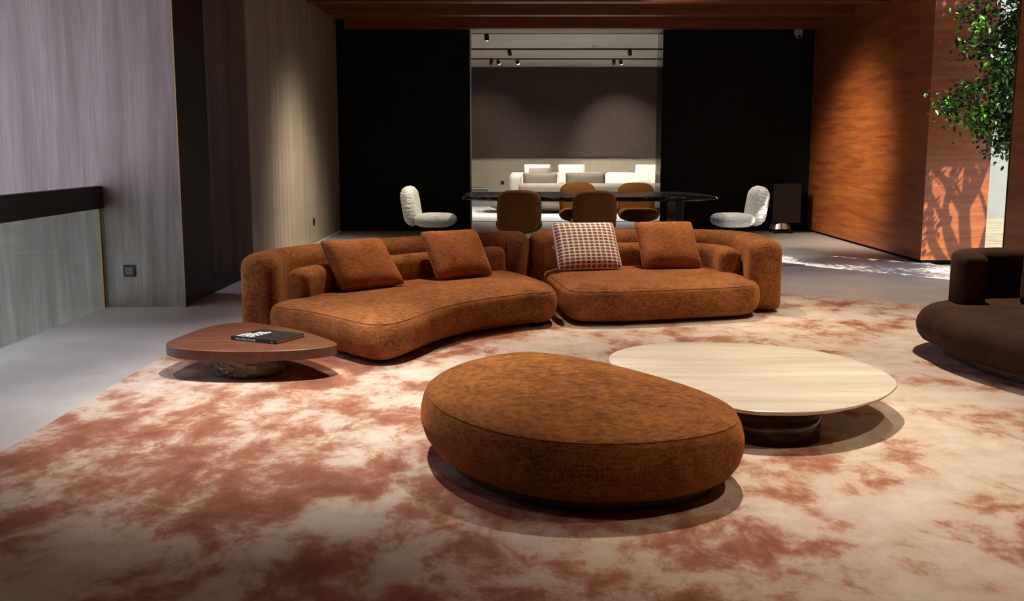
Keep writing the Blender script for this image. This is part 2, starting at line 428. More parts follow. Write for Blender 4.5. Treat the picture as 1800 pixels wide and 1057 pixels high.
def pillow(name, c00, c10, c11, c01, T, mat, parent=None, n=26, pinch=.035, seed=0):
    bm = bmesh.new(); uvl = bm.loops.layers.uv.new('UVMap')
    c00, c10, c11, c01 = map(Vector, (c00, c10, c11, c01))
    nrm = (c10-c00).cross(c01-c00).normalized(); rnd = random.Random(seed)
    ph = rnd.random()*6
    def pt(i, j, s):
        u, v = i/n, j/n; a, b = 2*u-1, 2*v-1
        u2 = .5 + (u-.5)*(1 - pinch*(1-b*b)); v2 = .5 + (v-.5)*(1 - pinch*(1-a*a))
        p = (c00*(1-u2)+c10*u2)*(1-v2) + (c01*(1-u2)+c11*u2)*v2
        cr = 1 - .045*(abs(a)*abs(b))**6
        p0 = (c00+c10+c11+c01)/4; p = p0 + (p-p0)*cr
        t = T*max(0, (1-abs(a)**3.6))**.5*max(0, (1-abs(b)**3.6))**.5
        t *= 1 + .05*math.sin(5*u+ph)*math.sin(4*v+ph)
        return p + nrm*t*s
    G = {}
    for s in (1, -1):
        for i in range(n+1):
            for j in range(n+1):
                edge = i in (0, n) or j in (0, n)
                if s == -1 and edge: G[s, i, j] = G[1, i, j]
                else: G[s, i, j] = bm.verts.new(pt(i, j, s))
    for s in (1, -1):
        for i in range(n):
            for j in range(n):
                ij = [(i, j), (i+1, j), (i+1, j+1), (i, j+1)]
                if s == -1: ij = ij[::-1]
                f = bm.faces.new([G[s, a, b] for a, b in ij])
                for l, (a, b) in zip(f.loops, ij): l[uvl].uv = (a/n, b/n)
    rim = [(i, 0) for i in range(n)] + [(n, j) for j in range(n)] + [(i, n) for i in range(n, 0, -1)] + [(0, j) for j in range(n, 0, -1)]
    P = [G[1, i, j].co.copy() for i, j in rim]
    o = link(name, bm, mat, parent, True)
    b2 = bmesh.new(); tube(b2, P + [P[0]], [T*.045]*(len(P)+1), 6); link('piping', b2, mat, o, True)
    return o
def tube(bm, pts, radii, n=8):
    rings = []
    for i, p in enumerate(pts):
        t = (pts[min(i+1, len(pts)-1)] - pts[max(i-1, 0)]).normalized()
        a = t.orthogonal().normalized(); b = t.cross(a)
        rings.append([bm.verts.new(p + (a*math.cos(2*PI*k/n) + b*math.sin(2*PI*k/n))*radii[i]) for k in range(n)])
    for r, s in zip(rings, rings[1:]):
        # align twist
        best = min(range(n), key=lambda o: (r[0].co - s[o].co).length)
        s[:] = s[best:] + s[:best]
        for k in range(n): bm.faces.new((r[k], r[(k+1) % n], s[(k+1) % n], s[k]))
    bm.faces.new(rings[0][::-1]); bm.faces.new(rings[-1])

# ------------------------------------------------------------------ setting
XL, XR, DB = -2.78, 4.78, 16.6
bm = bmesh.new()
box(bm, -3.46, 4.9, -3, 9.5, -.15, 0); box(bm, -2.78, 4.9, 9.5, 17.2, -.15, 0); box(bm, -4.2, 7.5, 17.2, 28.4, -.15, 0)
box(bm, -3.46, -2.78, 8.7, 9.5, -.15, 0)
struct(link('floor', bm, 'floor'))
struct(boxo('floor_corridor', (-5.2, -2.78, 9.5, 10.95, -.15, .002), 'darkfloor'))
struct(boxo('floor_stair', (-7, -3.46, 2, 8.7, -2.8, -2.6), 'travertine'))

# stair-side travertine block, facing the camera, built of slabs
w = struct(boxo('wall_stair', (-7, XL-.01, 8.66, 9.46, -2.6, 3.45), 'shadowgap'))
xs = [-7, -5.75, -4.5, XL]; zs = [-2.6, .44, 3.45]
for i in range(3):
    for j in range(2):
        boxo('stone_slab', (xs[i]+.001, xs[i+1]-.001, 8.62, 8.66, zs[j]+.0004, zs[j+1]-.0004), 'travertine', w)
boxo('edge_trim', (XL-.004, XL+.003, 8.6185, 8.63, 0, 3.45), 'gold', w)
# charcoal reveal of the corridor opening
boxo('reveal_panel', (XL-.01, XL+.002, 8.63, 9.47, 0, 3.45), 'dkmetal', w)
boxo('reveal_panel', (-5.2, XL+.002, 9.46, 9.475, 0, 3.45), 'dkmetal', w)

# corridor far side + lit left wall in vein-cut slabs
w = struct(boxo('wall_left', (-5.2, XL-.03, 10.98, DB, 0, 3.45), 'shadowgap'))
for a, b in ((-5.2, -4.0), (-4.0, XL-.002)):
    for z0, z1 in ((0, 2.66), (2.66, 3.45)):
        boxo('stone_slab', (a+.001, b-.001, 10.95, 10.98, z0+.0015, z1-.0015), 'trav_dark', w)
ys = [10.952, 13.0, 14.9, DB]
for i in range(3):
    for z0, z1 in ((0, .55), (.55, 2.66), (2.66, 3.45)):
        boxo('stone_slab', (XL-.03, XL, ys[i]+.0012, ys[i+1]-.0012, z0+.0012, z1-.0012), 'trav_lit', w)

# black back wall with a tall opening, polished jambs
w = bmesh.new()
box(w, -5.2, -.67, DB, 17.2, 0, 3.45); box(w, 2.40, 6.5, DB, 17.2, 0, 3.45); box(w, -.67, 2.40, DB, 17.2, 3.19, 3.45)
w = struct(link('wall_back', w, 'black'))
boxo('jamb_panel', (2.39, 2.402, DB+.01, 17.21, 0, 3.19), 'black_gloss', w)
boxo('jamb_panel', (-.672, -.668, DB+.01, 17.21, 0, 3.19), 'beige', w)
boxo('soffit_panel', (-.67, 2.40, DB+.02, 17.2, 3.18, 3.192), 'ceil_white', w)

# mahogany right wall: panels, return face, near panel
w = struct(boxo('wall_right', (XR+.03, 5.50, 11.95, DB, .03, 3.6), 'shadowgap'))
ys = [11.92, 13.1, 14.3, 15.5, DB]; zs = [.035, 3.6]
for i in range(4):
    for j in range(1):
        boxo('wood_panel', (XR, XR+.03, ys[i]+.001, ys[i+1]-.001, zs[j]+.001, zs[j+1]-.001), 'wallwood', w)
boxo('wood_panel', (XR+.0005, 5.52, 11.92, 11.95, .036, 3.6), 'wallwood', w)
boxo('wood_panel', (5.50, 5.52, 11.95, DB, .036, 3.6), 'wallwood', w)
boxo('plinth_strip', (XR+.02, 5.50, 11.94, DB, 0, .034), 'shadowgap', w)
w = struct(boxo('wall_right_near', (XR+.01, 4.95, -3, 9.88, 0, 3.6), 'shadowgap'))
yy = [-3, -1.2, .6, 2.4, 4.2, 6.0, 7.95, 9.9]
for i in range(7):
    boxo('wood_panel', (XR-.02, XR+.01, yy[i]+.0015, yy[i+1]-.0015, .002, 3.598), 'wallwood', w)
boxo('wood_panel', (XR-.02, 4.96, 9.88, 9.91, .002, 3.598), 'wallwood', w)
struct(boxo('wall_front', (-7, 4.95, -3.2, -3, 0, 3.45), 'trav_dark'))
struct(boxo('wall_left_unseen', (-3.7, -3.5, -3, 5.1, 0, 3.45), 'trav_dark'))  # out of view, placed to keep daylight off the near rug

# ceiling with mahogany beams
bm = bmesh.new(); box(bm, -3.7, 4.95, -3, 17.2, 3.45, 3.6); box(bm, -5.3, -3.7, 4.6, 17.2, 3.45, 3.6)  # unseen stair-side box added to keep the sun off the travertine
ce = struct(link('ceiling', bm, 'beamwood'))
for d in (16.35, 14.72, 13.4, 12.1, 10.8, 9.5):
    boxo('beam', (XL+.17, XR-.002, d, d+.2, 3.17, 3.449), 'beamwood', ce)
boxo('beam', (XL+.001, XL+.17, 9.48, DB-.002, 3.32, 3.448), 'beamwood', ce)

# far room
FB = 28.0
struct(boxo('wall_far', (-4.2, 7.5, FB, FB+.3, 0, 3.45), 'beige'))
fw = struct(boxo('wall_far_upper', (-4.2, 7.5, FB-.10, FB-.001, 1.08, 3.445), 'shadowgap'))
for i in range(5):
    x0 = -4.2 + i*2.34
    boxo('fabric_panel', (x0+.002, x0+2.338, FB-.12, FB-.10, 1.08, 3.44), 'weave', fw)
struct(boxo('wall_far_left', (-1.9, -1.7, 17.25, FB-.125, 0, 3.445), 'beige'))
struct(boxo('wall_far_right', (7.5, 7.7, 17.2, FB, 0, 3.45), 'beige'))
struct(boxo('ceiling_far', (-4.2, 7.7, 17.2, FB+.3, 3.45, 3.6), 'ceil_white'))

# courtyard beyond the gap
struct(boxo('ground_courtyard', (4.96, 16, 2, 20, -.2, -.02), 'gravel'))
struct(boxo('wall_courtyard', (7.75, 16, 20, 20.3, -.2, 7), 'courtwall'))

# ------------------------------------------------------------------ large rug
rugpts = [(-2.27, 1.0), (-2.27, 2.4), (-2.265, 4.4), (-2.25, 6.45), (-2.16, 6.95), (-1.6, 7.9), (-.6, 8.9), (.8, 9.42), (2.0, 9.45), (2.82, 9.17), (3.48, 8.66), (4.2, 8.1), (4.55, 7.0), (4.6, 4.4), (4.5, 2.4), (4.4, 1.0), (1, .9)]
bm = pebble(spline(rugpts, 220), [(0, .001), (0, .010), (.006, .014)])
tag(link('area_rug', bm, 'rug'), 'large cream rug mottled with rust-red clouds under the rust sofa', 'rug')

# ------------------------------------------------------------------ curved sofa, two modules
def feet(parent, spots):
    for x, y in spots: cylo('foot', (x, y, .0265), .022, .026, .025, 'plinth', parent, 16)
def seam(parent, outline, ins=.030, z=.2735, mat='rust', r=.0035):
    o = ccw(outline); nn = normals(o); bm = bmesh.new()
    P = [Vector((p.x - q.x*ins, p.y - q.y*ins, z)) for p, q in zip(o, nn)]
    tube(bm, P + [P[0]], [r]*(len(P)+1), 6); link('seam', bm, mat, parent, True)
SEAT = [(.085, .04), (.045, .055), (.015, .09), (.003, .14), (0, .18), (.003, .222), (.011, .250), (.022, .267), (.038, .278), (.075, .291), (.12, .303), (.16, .309)]
outL = spline([(-.80, 6.14), (-.69, 6.22), (-.60, 6.42), (-.51, 6.67), (-.38, 6.95), (-.17, 7.22), (.10, 7.46), (.27, 7.53), (.335, 7.64), (.33, 7.9), (.235, 8.3), (.07, 8.72), (-.12, 8.88), (-.5, 8.55), (-.95, 8.1), (-1.35, 7.62), (-1.60, 7.2), (-1.66, 6.95), (-1.60, 6.83), (-1.36, 6.66), (-1.1, 6.38), (-.93, 6.19)], 220)
outR = spline([(.42, 7.66), (.50, 7.58), (.62, 7.56), (.9, 7.58), (1.31, 7.69), (1.72, 7.82), (1.90, 7.92), (1.985, 8.15), (1.95, 8.7), (1.8, 9.08), (1.4, 9.16), (.6, 9.1), (.30, 8.98), (.285, 8.7), (.335, 8.2), (.375, 7.85)], 200)

sl = thing('sofa_module', (-.8, 7.5, .014), 'rust chenille sofa module with the long curved chaise behind the walnut table', 'sofa', 'curved rust sofa modules')
link('seat', pebble(outL, SEAT), 'rust', sl, True)
pl = [(-1.775, 7.18), (-1.735, 7.45), (-1.58, 7.78), (-1.36, 8.05), (-.88, 8.53), (-.42, 8.95), (-.08, 9.12), (.025, 9.10)]
link('backrest', sweep(pl, .27, .035, .605, .10), 'rust', sl, True)
pc = [(-1.49, 7.14), (-1.40, 7.39), (-1.21, 7.71), (-.79, 8.17), (-.43, 8.52), (-.14, 8.74)]
link('back_cushion', sweep(pc, .17, .26, .505, .075, .04, .07), 'rust', sl, True)
seam(sl.children[0], outL)
feet(sl, [(-.80, 6.33), (.18, 7.66), (-1.5, 6.98), (-.2, 8.7), (-.55, 6.9)])
sr = thing('sofa_module', (1.15, 8.4, .014), 'rust chenille sofa module with the rounded wraparound arm at its right end', 'sofa', 'curved rust sofa modules')
link('seat', pebble(outR, SEAT), 'rust', sr, True)
prr = [(.27, 9.16), (.5, 9.27), (1.1, 9.33), (1.68, 9.31), (1.93, 9.2), (2.055, 8.95), (2.075, 8.6), (2.06, 8.30)]
link('backrest', sweep(prr, .27, .035, .605, .10), 'rust', sr, True)
pcc = [(.42, 8.96), (.9, 9.08), (1.45, 9.09), (1.70, 9.0), (1.81, 8.82), (1.835, 8.6)]
link('back_cushion', sweep(pcc, .19, .26, .505, .075, .04, .07), 'rust', sr, True)
seam(sr.children[0], outR)
feet(sr, [(.62, 7.72), (1.75, 7.98), (.45, 8.9), (1.8, 9.0)])

# scatter cushions, corners given on the seat and leaning back
G = 'cushions leaning on the rust sofa'
tag(pillow('throw_cushion', (-1.235, 7.30, .318), (-.805, 7.70, .318), (-1.005, 7.78, .670), (-1.40, 7.407, .675), .075, 'cushion', seed=1),
    'plain rust cushion at the chaise end, nearest the walnut table', 'cushion', G)
tag(pillow('throw_cushion', (-.59, 7.95, .318), (-.15, 8.28, .318), (-.296, 8.39, .685), (-.734, 8.10, .685), .08, 'cushion', seed=2),
    'plain rust cushion leaning just left of where the two sofa modules meet', 'cushion', G)
tag(pillow('throw_cushion', (.39, 8.56, .318), (.95, 8.70, .318), (.88, 8.92, .70), (.335, 8.78, .71), .07, 'bean', seed=3),
    'white cushion printed with rows of brown coffee beans', 'cushion', G)
tag(pillow('throw_cushion', (1.12, 8.72, .318), (1.65, 8.80, .318), (1.58, 9.02, .70), (1.06, 8.95, .70), .09, 'cushion', seed=4),
    'plain rust cushion right of the bean-printed one', 'cushion', G)

# ------------------------------------------------------------------ ottoman
oo = spline([(-.40, 4.50), (-.30, 4.86), (-.12, 5.11), (.09, 5.19), (.30, 5.10), (.52, 4.88), (.74, 4.56), (.88, 4.26), (.925, 4.0), (.87, 3.77), (.70, 3.61), (.45, 3.52), (.18, 3.53), (-.06, 3.66), (-.26, 3.90), (-.37, 4.18)], 200)
ot = thing('ottoman', (.25, 4.3, .014), 'large egg-shaped tobacco-brown ottoman in the centre of the rug', 'ottoman')
prof = [(.13, .052), (.085, .060), (.045, .085), (.015, .13), (0, .18), (.002, .225), (.012, .268), (.024, .292), (.034, .302), (.06, .312), (.12, .326), (.2, .337)]
seam(link('body', pebble(oo, prof, cap_rings=6, dome=.016), 'ott', ot, True), oo, .031, .2995, 'ott', .003)
link('plinth', pebble(oo, [(.115, .016), (.115, .056)]), 'plinth', ot)

# ------------------------------------------------------------------ travertine coffee table
to = spline([(.535, 5.36), (.56, 5.66), (.76, 5.90), (1.05, 5.99), (1.42, 5.94), (1.74, 5.72), (1.91, 5.36), (1.92, 5.02), (1.84, 4.80), (1.66, 4.57), (1.40, 4.40), (1.15, 4.37), (.98, 4.44), (.81, 4.70), (.64, 5.02)], 180)
tt = thing('coffee_table', (1.22, 4.75, .014), 'low cream travertine coffee table with a dark drum base beside the ottoman', 'coffee table')
link('table_top', pebble(to, [(.06, .168), (.035, .172), (.010, .184), (.002, .191), (.003, .197), (.008, .200)]), 'trav_top', tt)
bm = bmesh.new(); cyl(bm, (1.215, 4.66, .091), .222, .222, .154, 72)
o = link('base', bm, 'burg', tt)
for p in o.data.polygons: p.use_smooth = len(p.vertices) == 4

# ------------------------------------------------------------------ walnut coffee table + book
wo = spline([(-2.05, 5.98), (-2.03, 6.22), (-1.97, 6.50), (-1.86, 6.66), (-1.73, 6.68), (-1.5, 6.53), (-1.24, 6.26), (-1.05, 5.98), (-1.05, 5.88), (-1.15, 5.79), (-1.34, 5.73), (-1.6, 5.715), (-1.84, 5.76), (-1.98, 5.84)], 160)
wt = thing('coffee_table', (-1.57, 6.0, .014), 'low walnut coffee table with a rounded triangular top on a hammered drum', 'coffee table')
link('table_top', pebble(wo, [(.006, .138), (.0, .142), (0, .196), (.004, .199), (.010, .20)]), 'walnut', wt)
o = link('edge_band', pebble(wo, [(-.0015, .141), (-.0015, .1965), (.001, .197)]), 'walnut_edge', wt)
bm = bmesh.new(); nseg, nz = 90, 12; rings = []
for j in range(nz+1):
    z = .016 + .123*j/nz; r_ = []
    for i in range(nseg):
        a = 2*PI*i/nseg
        d = .011*(math.sin(9*a + 31*z*4 + 2*math.sin(5*a)) * math.sin(120*z + 3*math.sin(7*a)) + .6*math.sin(23*a+60*z)*math.sin(17*a-90*z))
        r_.append(bm.verts.new((-1.565 + (.195+d)*math.cos(a), 6.0 + (.195+d)*math.sin(a), z)))
    rings.append(r_)
for a, b in zip(rings, rings[1:]):
    for i in range(nseg): bm.faces.new((a[i], a[(i+1) % nseg], b[(i+1) % nseg], b[i]))
bm.faces.new(rings[0][::-1]); bm.faces.new(rings[-1])
link('base', bm, 'bronze', wt, True)

bk = thing('book', (-1.69, 6.06, .2005), 'black hardcover book with white lettering lying on the walnut table', 'book')
ang = math.atan2(5.90-6.05, -1.385+1.69); bk.rotation_euler = (0, 0, ang)
BL, BWd, BT = .34, .27, .022
def local(o, parent): o.parent = parent; return o
def lbox(name, b, mat, parent, bev=0): return local(boxo(name, b, mat, None, bev), parent)
# shear is avoided: the book is a plain rectangle turned on the table
lbox('page_block', (.004, BL-.004, .004, BWd-.006, .003, BT-.003), 'paper', bk)
lbox('cover_board', (0, BL, 0, BWd, 0, .003), 'cover', bk)
lbox('cover_board', (0, BL, 0, BWd, BT-.003, BT), 'cover', bk)
lbox('spine', (0, BL, -.002, .004, 0, BT), 'cover', bk)
def text(name, s, size, mtx, parent, bold=.0, space=1.0):
    cu = bpy.data.curves.new(name, 'FONT'); cu.body = s; cu.size = size; cu.offset = bold; cu.space_line = space
    cu.fill_mode = 'FRONT'
    t = bpy.data.objects.new('tmp_text', cu); C.objects.link(t)
    bpy.context.view_layer.update()
    me = bpy.data.meshes.new_from_object(t.evaluated_get(bpy.context.evaluated_depsgraph_get()))
    bpy.data.objects.remove(t)
    me.transform(mtx); me.materials.clear(); me.materials.append(M['ink'])
    o = bpy.data.objects.new(name, me); C.objects.link(o); o.parent = parent; return o
# spine text reads along the spine (towards the viewer); cover text starts at the spine
ms = Matrix.Translation((.035, -.0026, .006)) @ Matrix.Rotation(PI/2, 4, 'X')
text('spine_title', 'NEW URBAN HOUSES', .0155, ms, bk, .0004)
lbox('spine_mark', (.306, .314, -.0026, -.0021, .006, .016), 'ink', bk)
mc = Matrix.Translation((.052, .02, BT+.0006)) @ Matrix.Rotation(PI/2, 4, 'Z')
text('cover_title', 'NEW\nURBAN\nHOUSES', .052, mc, bk, .0012, .82)

# ------------------------------------------------------------------ brown suede lounge sofa at the right
dk = thing('lounge_sofa', (3.5, 6.1, .014), 'dark brown suede lounge sofa cut off by the right edge', 'sofa')
do = spline([(2.635, 6.35), (2.65, 6.62), (2.78, 6.86), (3.0, 7.0), (3.5, 7.05), (4.1, 6.9), (4.4, 6.4), (4.35, 5.7), (4.0, 5.2), (3.5, 5.02), (3.1, 5.1), (2.84, 5.36), (2.69, 5.75), (2.63, 6.1)], 180)
link('seat', pebble(do, [(.13, .085), (.08, .09), (.04, .11), (.012, .15), (0, .20), (.008, .24), (.03, .28), (.07, .31), (.12, .325), (.2, .335)], cap_rings=5, dome=.008), 'suede', dk, True)
link('plinth', pebble(do, [(.17, .016), (.17, .086)]), 'plinth', dk)
db = [(2.99, 6.62), (3.01, 6.74), (3.08, 6.87), (3.24, 6.95), (3.6, 6.98), (4.05, 6.84), (4.28, 6.45)]
link('backrest', sweep(db, .19, .29, .665, .05, .03, .06), 'suede', dk, True)
tag(pillow('throw_cushion', (3.28, 6.55, .345), (3.78, 6.62, .345), (3.83, 6.80, .83), (3.40, 6.74, .84), .09, 'suede', seed=9),
    'dark brown suede cushion on the lounge sofa at the right edge', 'cushion')

# ------------------------------------------------------------------ balustrade and sockets
ba = thing('balustrade', (-3.46, 6.8, 0), 'glass stair balustrade with a broad black handrail along the left edge', 'balustrade')
boxo('glass_panel', (-3.466, -3.454, 5.2, 8.58, -.12, .85), 'glass', ba)
boxo('handrail', (-3.50, -3.425, 5.2, 8.615, .84, 1.025), 'dkmetal', ba, .004)
boxo('edge_strip', (-3.466, -3.452, 8.58, 8.612, 0, .84), 'gold', ba)
def socket(loc, rot, label):
    s = thing('wall_socket', loc, label, 'socket', 'black wall sockets'); s.rotation_euler = (0, 0, rot)
    bm = bmesh.new(); box(bm, -.05, .05, -.010, 0, -.05, .05, .003); local(link('plate', bm, 'blackmetal'), s)
    bm = bmesh.new(); box(bm, -.03, .03, -.013, -.0101, -.03, .03, .001); local(link('outlet', bm, 'black_gloss'), s)
    bm = bmesh.new()
    for x in (-.010, .010): box(bm, x-.002, x+.002, -.0145, -.0131, -.007, .007)
    local(link('pin_slots', bm, 'shadowgap'), s)
socket((-3.24, 8.619, .31), 0, 'black wall socket low on the grey travertine beside the balustrade')
socket((XL+.001, 14.35, .31), PI/2, 'black wall socket low on the lit left wall behind the sofa')
socket((-.26, FB-.001, .38), 0, 'black wall socket on the beige wall of the far room')

# ------------------------------------------------------------------ dining set
SLAB = []
for (cx_, cy_, a0_) in ((2.50, 14.09, 0), (-.58, 14.09, 1), (-.58, 12.63, 2), (2.50, 12.63, 3)):
    for k in range(5):
        a = PI/2*(a0_ + k/4); SLAB.append((cx_ + .04*math.cos(a), cy_ + .04*math.sin(a)))
tb = thing('dining_table', (.95, 13.35, .012), 'long black marble dining table with white veins behind the sofa', 'dining table')
out = [Vector(p) for p in SLAB]
link('table_top', pebble(out, [(.16, .672), (.08, .684), (.012, .712), (0, .722), (.0, .732), (.006, .738)]), 'marble', tb)
for x in (.12, 2.12):
    boxo('leg', (x-.05, x+.05, 12.98, 13.72, .034, .676), 'blackmetal', tb, .01)
    boxo('base_plate', (x-.3, x+.3, 12.9, 13.8, .013, .036), 'blackmetal', tb, .004)
def make_chair(loc, rot, mat, label, grp):
    t = thing('dining_chair', loc, label, 'chair', grp); t.rotation_euler = (0, 0, rot)
    so = superell(0, .03, .285, .27, 3.0, 56)
    bm = pebble(so, [(.14, .315), (.08, .322), (.03, .345), (.004, .385), (0, .41), (.006, .435), (.035, .468), (.08, .482), (.13, .488)], cap_rings=4, dome=-.012)
    local(link('seat', bm, mat, None, True), t)
    bo = superell(0, .25, .265, .255, 3.4, 56)     # outline in (x, up)
    tl = R(9); cy, cz = -.245, .335
    def xf(p):
        x, u, d = p                                 # d = thickness axis
        y2, z2 = d, u
        return Vector((x, cy + y2*math.cos(tl) - z2*math.sin(tl), cz + z2*math.cos(tl) + y2*math.sin(tl)))
    prof = [(.10, -.085), (.05, -.078), (.015, -.05), (0, 0), (.015, .05), (.05, .078), (.10, .085)]
    bm = pebble(bo, prof, cap_rings=4, dome=-.004, xf=xf)
    bk_c = local(link('backrest', bm, mat, None, True), t)
    # side gusset seam with gathered stitching
    bm = bmesh.new(); pts = [xf((p.x, p.y, .0)) for p in superell(0, .25, .2655, .2555, 3.4, 57)]
    for i in range(0, 56):
        if i % 2: continue
        a, b = pts[i], pts[(i+1) % 56]
        dv = (xf((0, 0, .03)) - xf((0, 0, -.03)))
        tube(bm, [a - dv*.5, a, a + dv*.5], [.0012, .0035, .0012], 5)
    tag(local(link('stitching', bm, mat, None, True), bk_c), kind='stuff')
    cylx = cyl(bmesh.new(), (0, .03, .19), .03, .03, .26, 20); local(link('column', cylx, 'blackmetal', None, True), t)
    bm = bmesh.new(); cyl(bm, (0, .03, .312), .16, .17, .012, 32); local(link('seat_plate', bm, 'blackmetal'), t)
    for k in range(4):
        a = PI/4 + k*PI/2
        bm = bmesh.new(); tube(bm, [Vector((0, .03, .07)), Vector((.15*math.cos(a), .03+.15*math.sin(a), .055)), Vector((.27*math.cos(a), .03+.27*math.sin(a), .014))], [.02, .016, .013], 10)
        local(link('leg', bm, 'blackmetal', None, True), t)
    return t
gc = 'chairs around the marble table'
make_chair((.085, 12.45, 0.012), 0, 'chair', 'tobacco velvet chair seen from behind, left of the two nearest the sofa', gc)
make_chair((.98, 12.45, 0.012), 0, 'chair', 'tobacco velvet chair seen from behind, partly hidden by the bean-printed cushion', gc)
make_chair((.94, 14.38, 0.012), PI, 'chair', 'tobacco velvet chair on the far side of the marble table, left one', gc)
make_chair((1.77, 14.38, 0.012), PI, 'chair', 'tobacco velvet chair on the far side of the marble table, right one', gc)
make_chair((-1.02, 13.25, 0.012), -PI/2 - .12, 'white_fab', 'white cushioned chair at the left end of the marble table', gc)
make_chair((2.88, 13.25, 0.012), PI/2 + .1, 'white_fab', 'white cushioned chair at the right end of the marble table', gc)
bm = bmesh.new(); box(bm, -2.0, 3.36, 11.66, 15.0, .0008, .011)
tag(link('dining_rug', bm, 'greyrug'), 'grey and white streaked rug under the marble dining table', 'rug')

# black wheeled appliance by the back wall
ap = thing('appliance', (4.32, 16.2, 0), 'tall black appliance on a wheeled steel base against the black wall', 'appliance')
boxo('cabinet', (4.08, 4.52, 16.05, 16.42, .17, .78), 'blackmetal', ap, .01)
bm = bmesh.new(); cyl(bm, (4.24, 16.2, .115), .17, .14, .09, 28); o = link('steel_base', bm, 'steel', ap)
bm = bmesh.new(); cyl(bm, (4.24, 16.2, .162), .10, .10, .014, 24); link('mount_ring', bm, 'steel', ap)
for x, y in ((4.12, 16.06), (4.36, 16.06), (4.12, 16.34), (4.36, 16.34)):
    cylo('caster', (x, y, .035), .035, .035, .025, 'blackmetal', ap, 18, 'X')

# dome security camera under the beam
sc = thing('security_camera', (4.50, 16.5, 3.1), 'small white security camera high in the corner of the black wall', 'camera')
bm = bmesh.new(); box(bm, 4.44, 4.56, 16.50, 16.598, 3.10, 3.17, .006); link('mount', bm, 'plastic_w', sc)
bm = bmesh.new(); bmesh.ops.create_uvsphere(bm, u_segments=20, v_segments=12, radius=.052, matrix=Matrix.Translation((4.50, 16.49, 3.075))); link('housing', bm, 'plastic_w', sc, True)
bm = bmesh.new(); bmesh.ops.create_uvsphere(bm, u_segments=16, v_segments=10, radius=.03, matrix=Matrix.Translation((4.495, 16.455, 3.055))); link('lens', bm, 'black_gloss', sc, True)

# ------------------------------------------------------------------ far room furniture
bm = bmesh.new(); box(bm, -1.3, 5.2, 18.65, 24.5, .0005, .012)
tag(link('far_rug', bm, 'whiterug'), 'white rug on the floor of the far room', 'rug')
def far_sofa(x0, x1, label):
    t = thing('white_sofa', ((x0+x1)/2, 26, 0), label, 'sofa', 'white sofas in the far room')
    seat = superell((x0+x1)/2, 25.7, (x1-x0)/2 - .02, .55, 7, 72)
    link('seat', pebble(seat, rprof(.08, .40, .05, .08)), 'far_white', t, True)
    bk_ = superell((x0+x1)/2, 26.25, (x1-x0)/2, .16, 5, 72)
    link('backrest', pebble(bk_, rprof(.08, .70, .05, .09)), 'far_white', t, True)
    for fx in (x0+.2, x1-.2):
        for fy in (25.4, 26.25): cylo('foot', (fx, fy, .041), .03, .03, .08, 'blackmetal', t, 12)
    return t
fs = far_sofa(-.06, 2.35, 'white sofa module in the far room, left one, with two cushions')
link('armrest', pebble(superell(.08, 25.75, .16, .62, 5, 64), rprof(.10, .66, .05, .10)), 'far_white', fs, True)
far_sofa(2.37, 4.6, 'white sofa module in the far room, right one, half hidden by the jamb')
g2 = 'cushions on the white sofas'
tag(pillow('square_cushion', (.30, 25.85, .42), (.98, 25.85, .42), (.98, 26.05, .91), (.30, 26.05, .91), .09, 'far_white', seed=11), 'large white cushion behind the small beige one on the white sofa', 'cushion', g2)
tag(pillow('square_cushion', (.40, 25.66, .42), (.94, 25.66, .42), (.94, 25.80, .83), (.42, 25.80, .83), .06, 'taupe', seed=12), 'small beige cushion in front of a large white one on the far sofa', 'cushion', g2)
tag(pillow('square_cushion', (1.18, 25.85, .42), (1.86, 25.85, .42), (1.84, 26.05, .91), (1.16, 26.05, .91), .09, 'far_white', seed=13), 'lone large white cushion near the middle of the far white sofas', 'cushion', g2)
tag(pillow('square_cushion', (3.05, 25.85, .42), (3.75, 25.75, .42), (3.78, 25.98, .91), (3.12, 26.05, .91), .09, 'far_white', seed=14), 'white cushion leaning on the right white sofa beside the polished jamb', 'cushion', g2)
tag(pillow('square_cushion', (3.45, 25.55, .42), (4.0, 25.35, .42), (4.05, 25.62, .86), (3.5, 25.78, .86), .09, 'far_white', seed=15), 'white cushion tilted in front of another, furthest right in the far room', 'cushion', g2)
tp = thing('taupe_sofa', (1.0, 21, .012), 'low taupe sofa seen from behind beyond the marble table', 'sofa')
link('base', pebble(superell(1.35, 21.35, 1.95, .75, 3.2, 90), [(.42, .02), (.30, .05), (.12, .13), (.02, .22), (0, .25), (.02, .28), (.1, .31), (.2, .32)]), 'taupe', tp, True)
link('backrest', pebble(superell(1.75, 21.05, 1.62, .17, 5, 90), rprof(.25, .61, .04, .09)), 'taupe', tp, True)
g3 = 'bolsters on the taupe sofa'
tag(pillow('bolster_cushion', (.22, 21.30, .50), (.94, 21.30, .50), (.94, 21.32, .82), (.22, 21.32, .82), .09, 'taupe_dk', seed=21), 'taupe bolster on the left of the taupe sofa in the far room', 'cushion', g3)
tag(pillow('bolster_cushion', (1.10, 21.30, .50), (1.93, 21.30, .50), (1.93, 21.32, .82), (1.10, 21.32, .82), .09, 'taupe_dk', seed=22), 'taupe bolster on the right of the taupe sofa in the far room', 'cushion', g3)
st = thing('side_table', (-.75, 23.5, .012), 'grey block side table with a thin top by the left side of the opening', 'side table')
boxo('body', (-1.25, -.55, 23.3, 23.9, .0125, .40), 'greytable', st, .01)
boxo('table_top', (-1.3, -.50, 23.25, 23.95, .401, .425), 'ceil_white', st, .004)
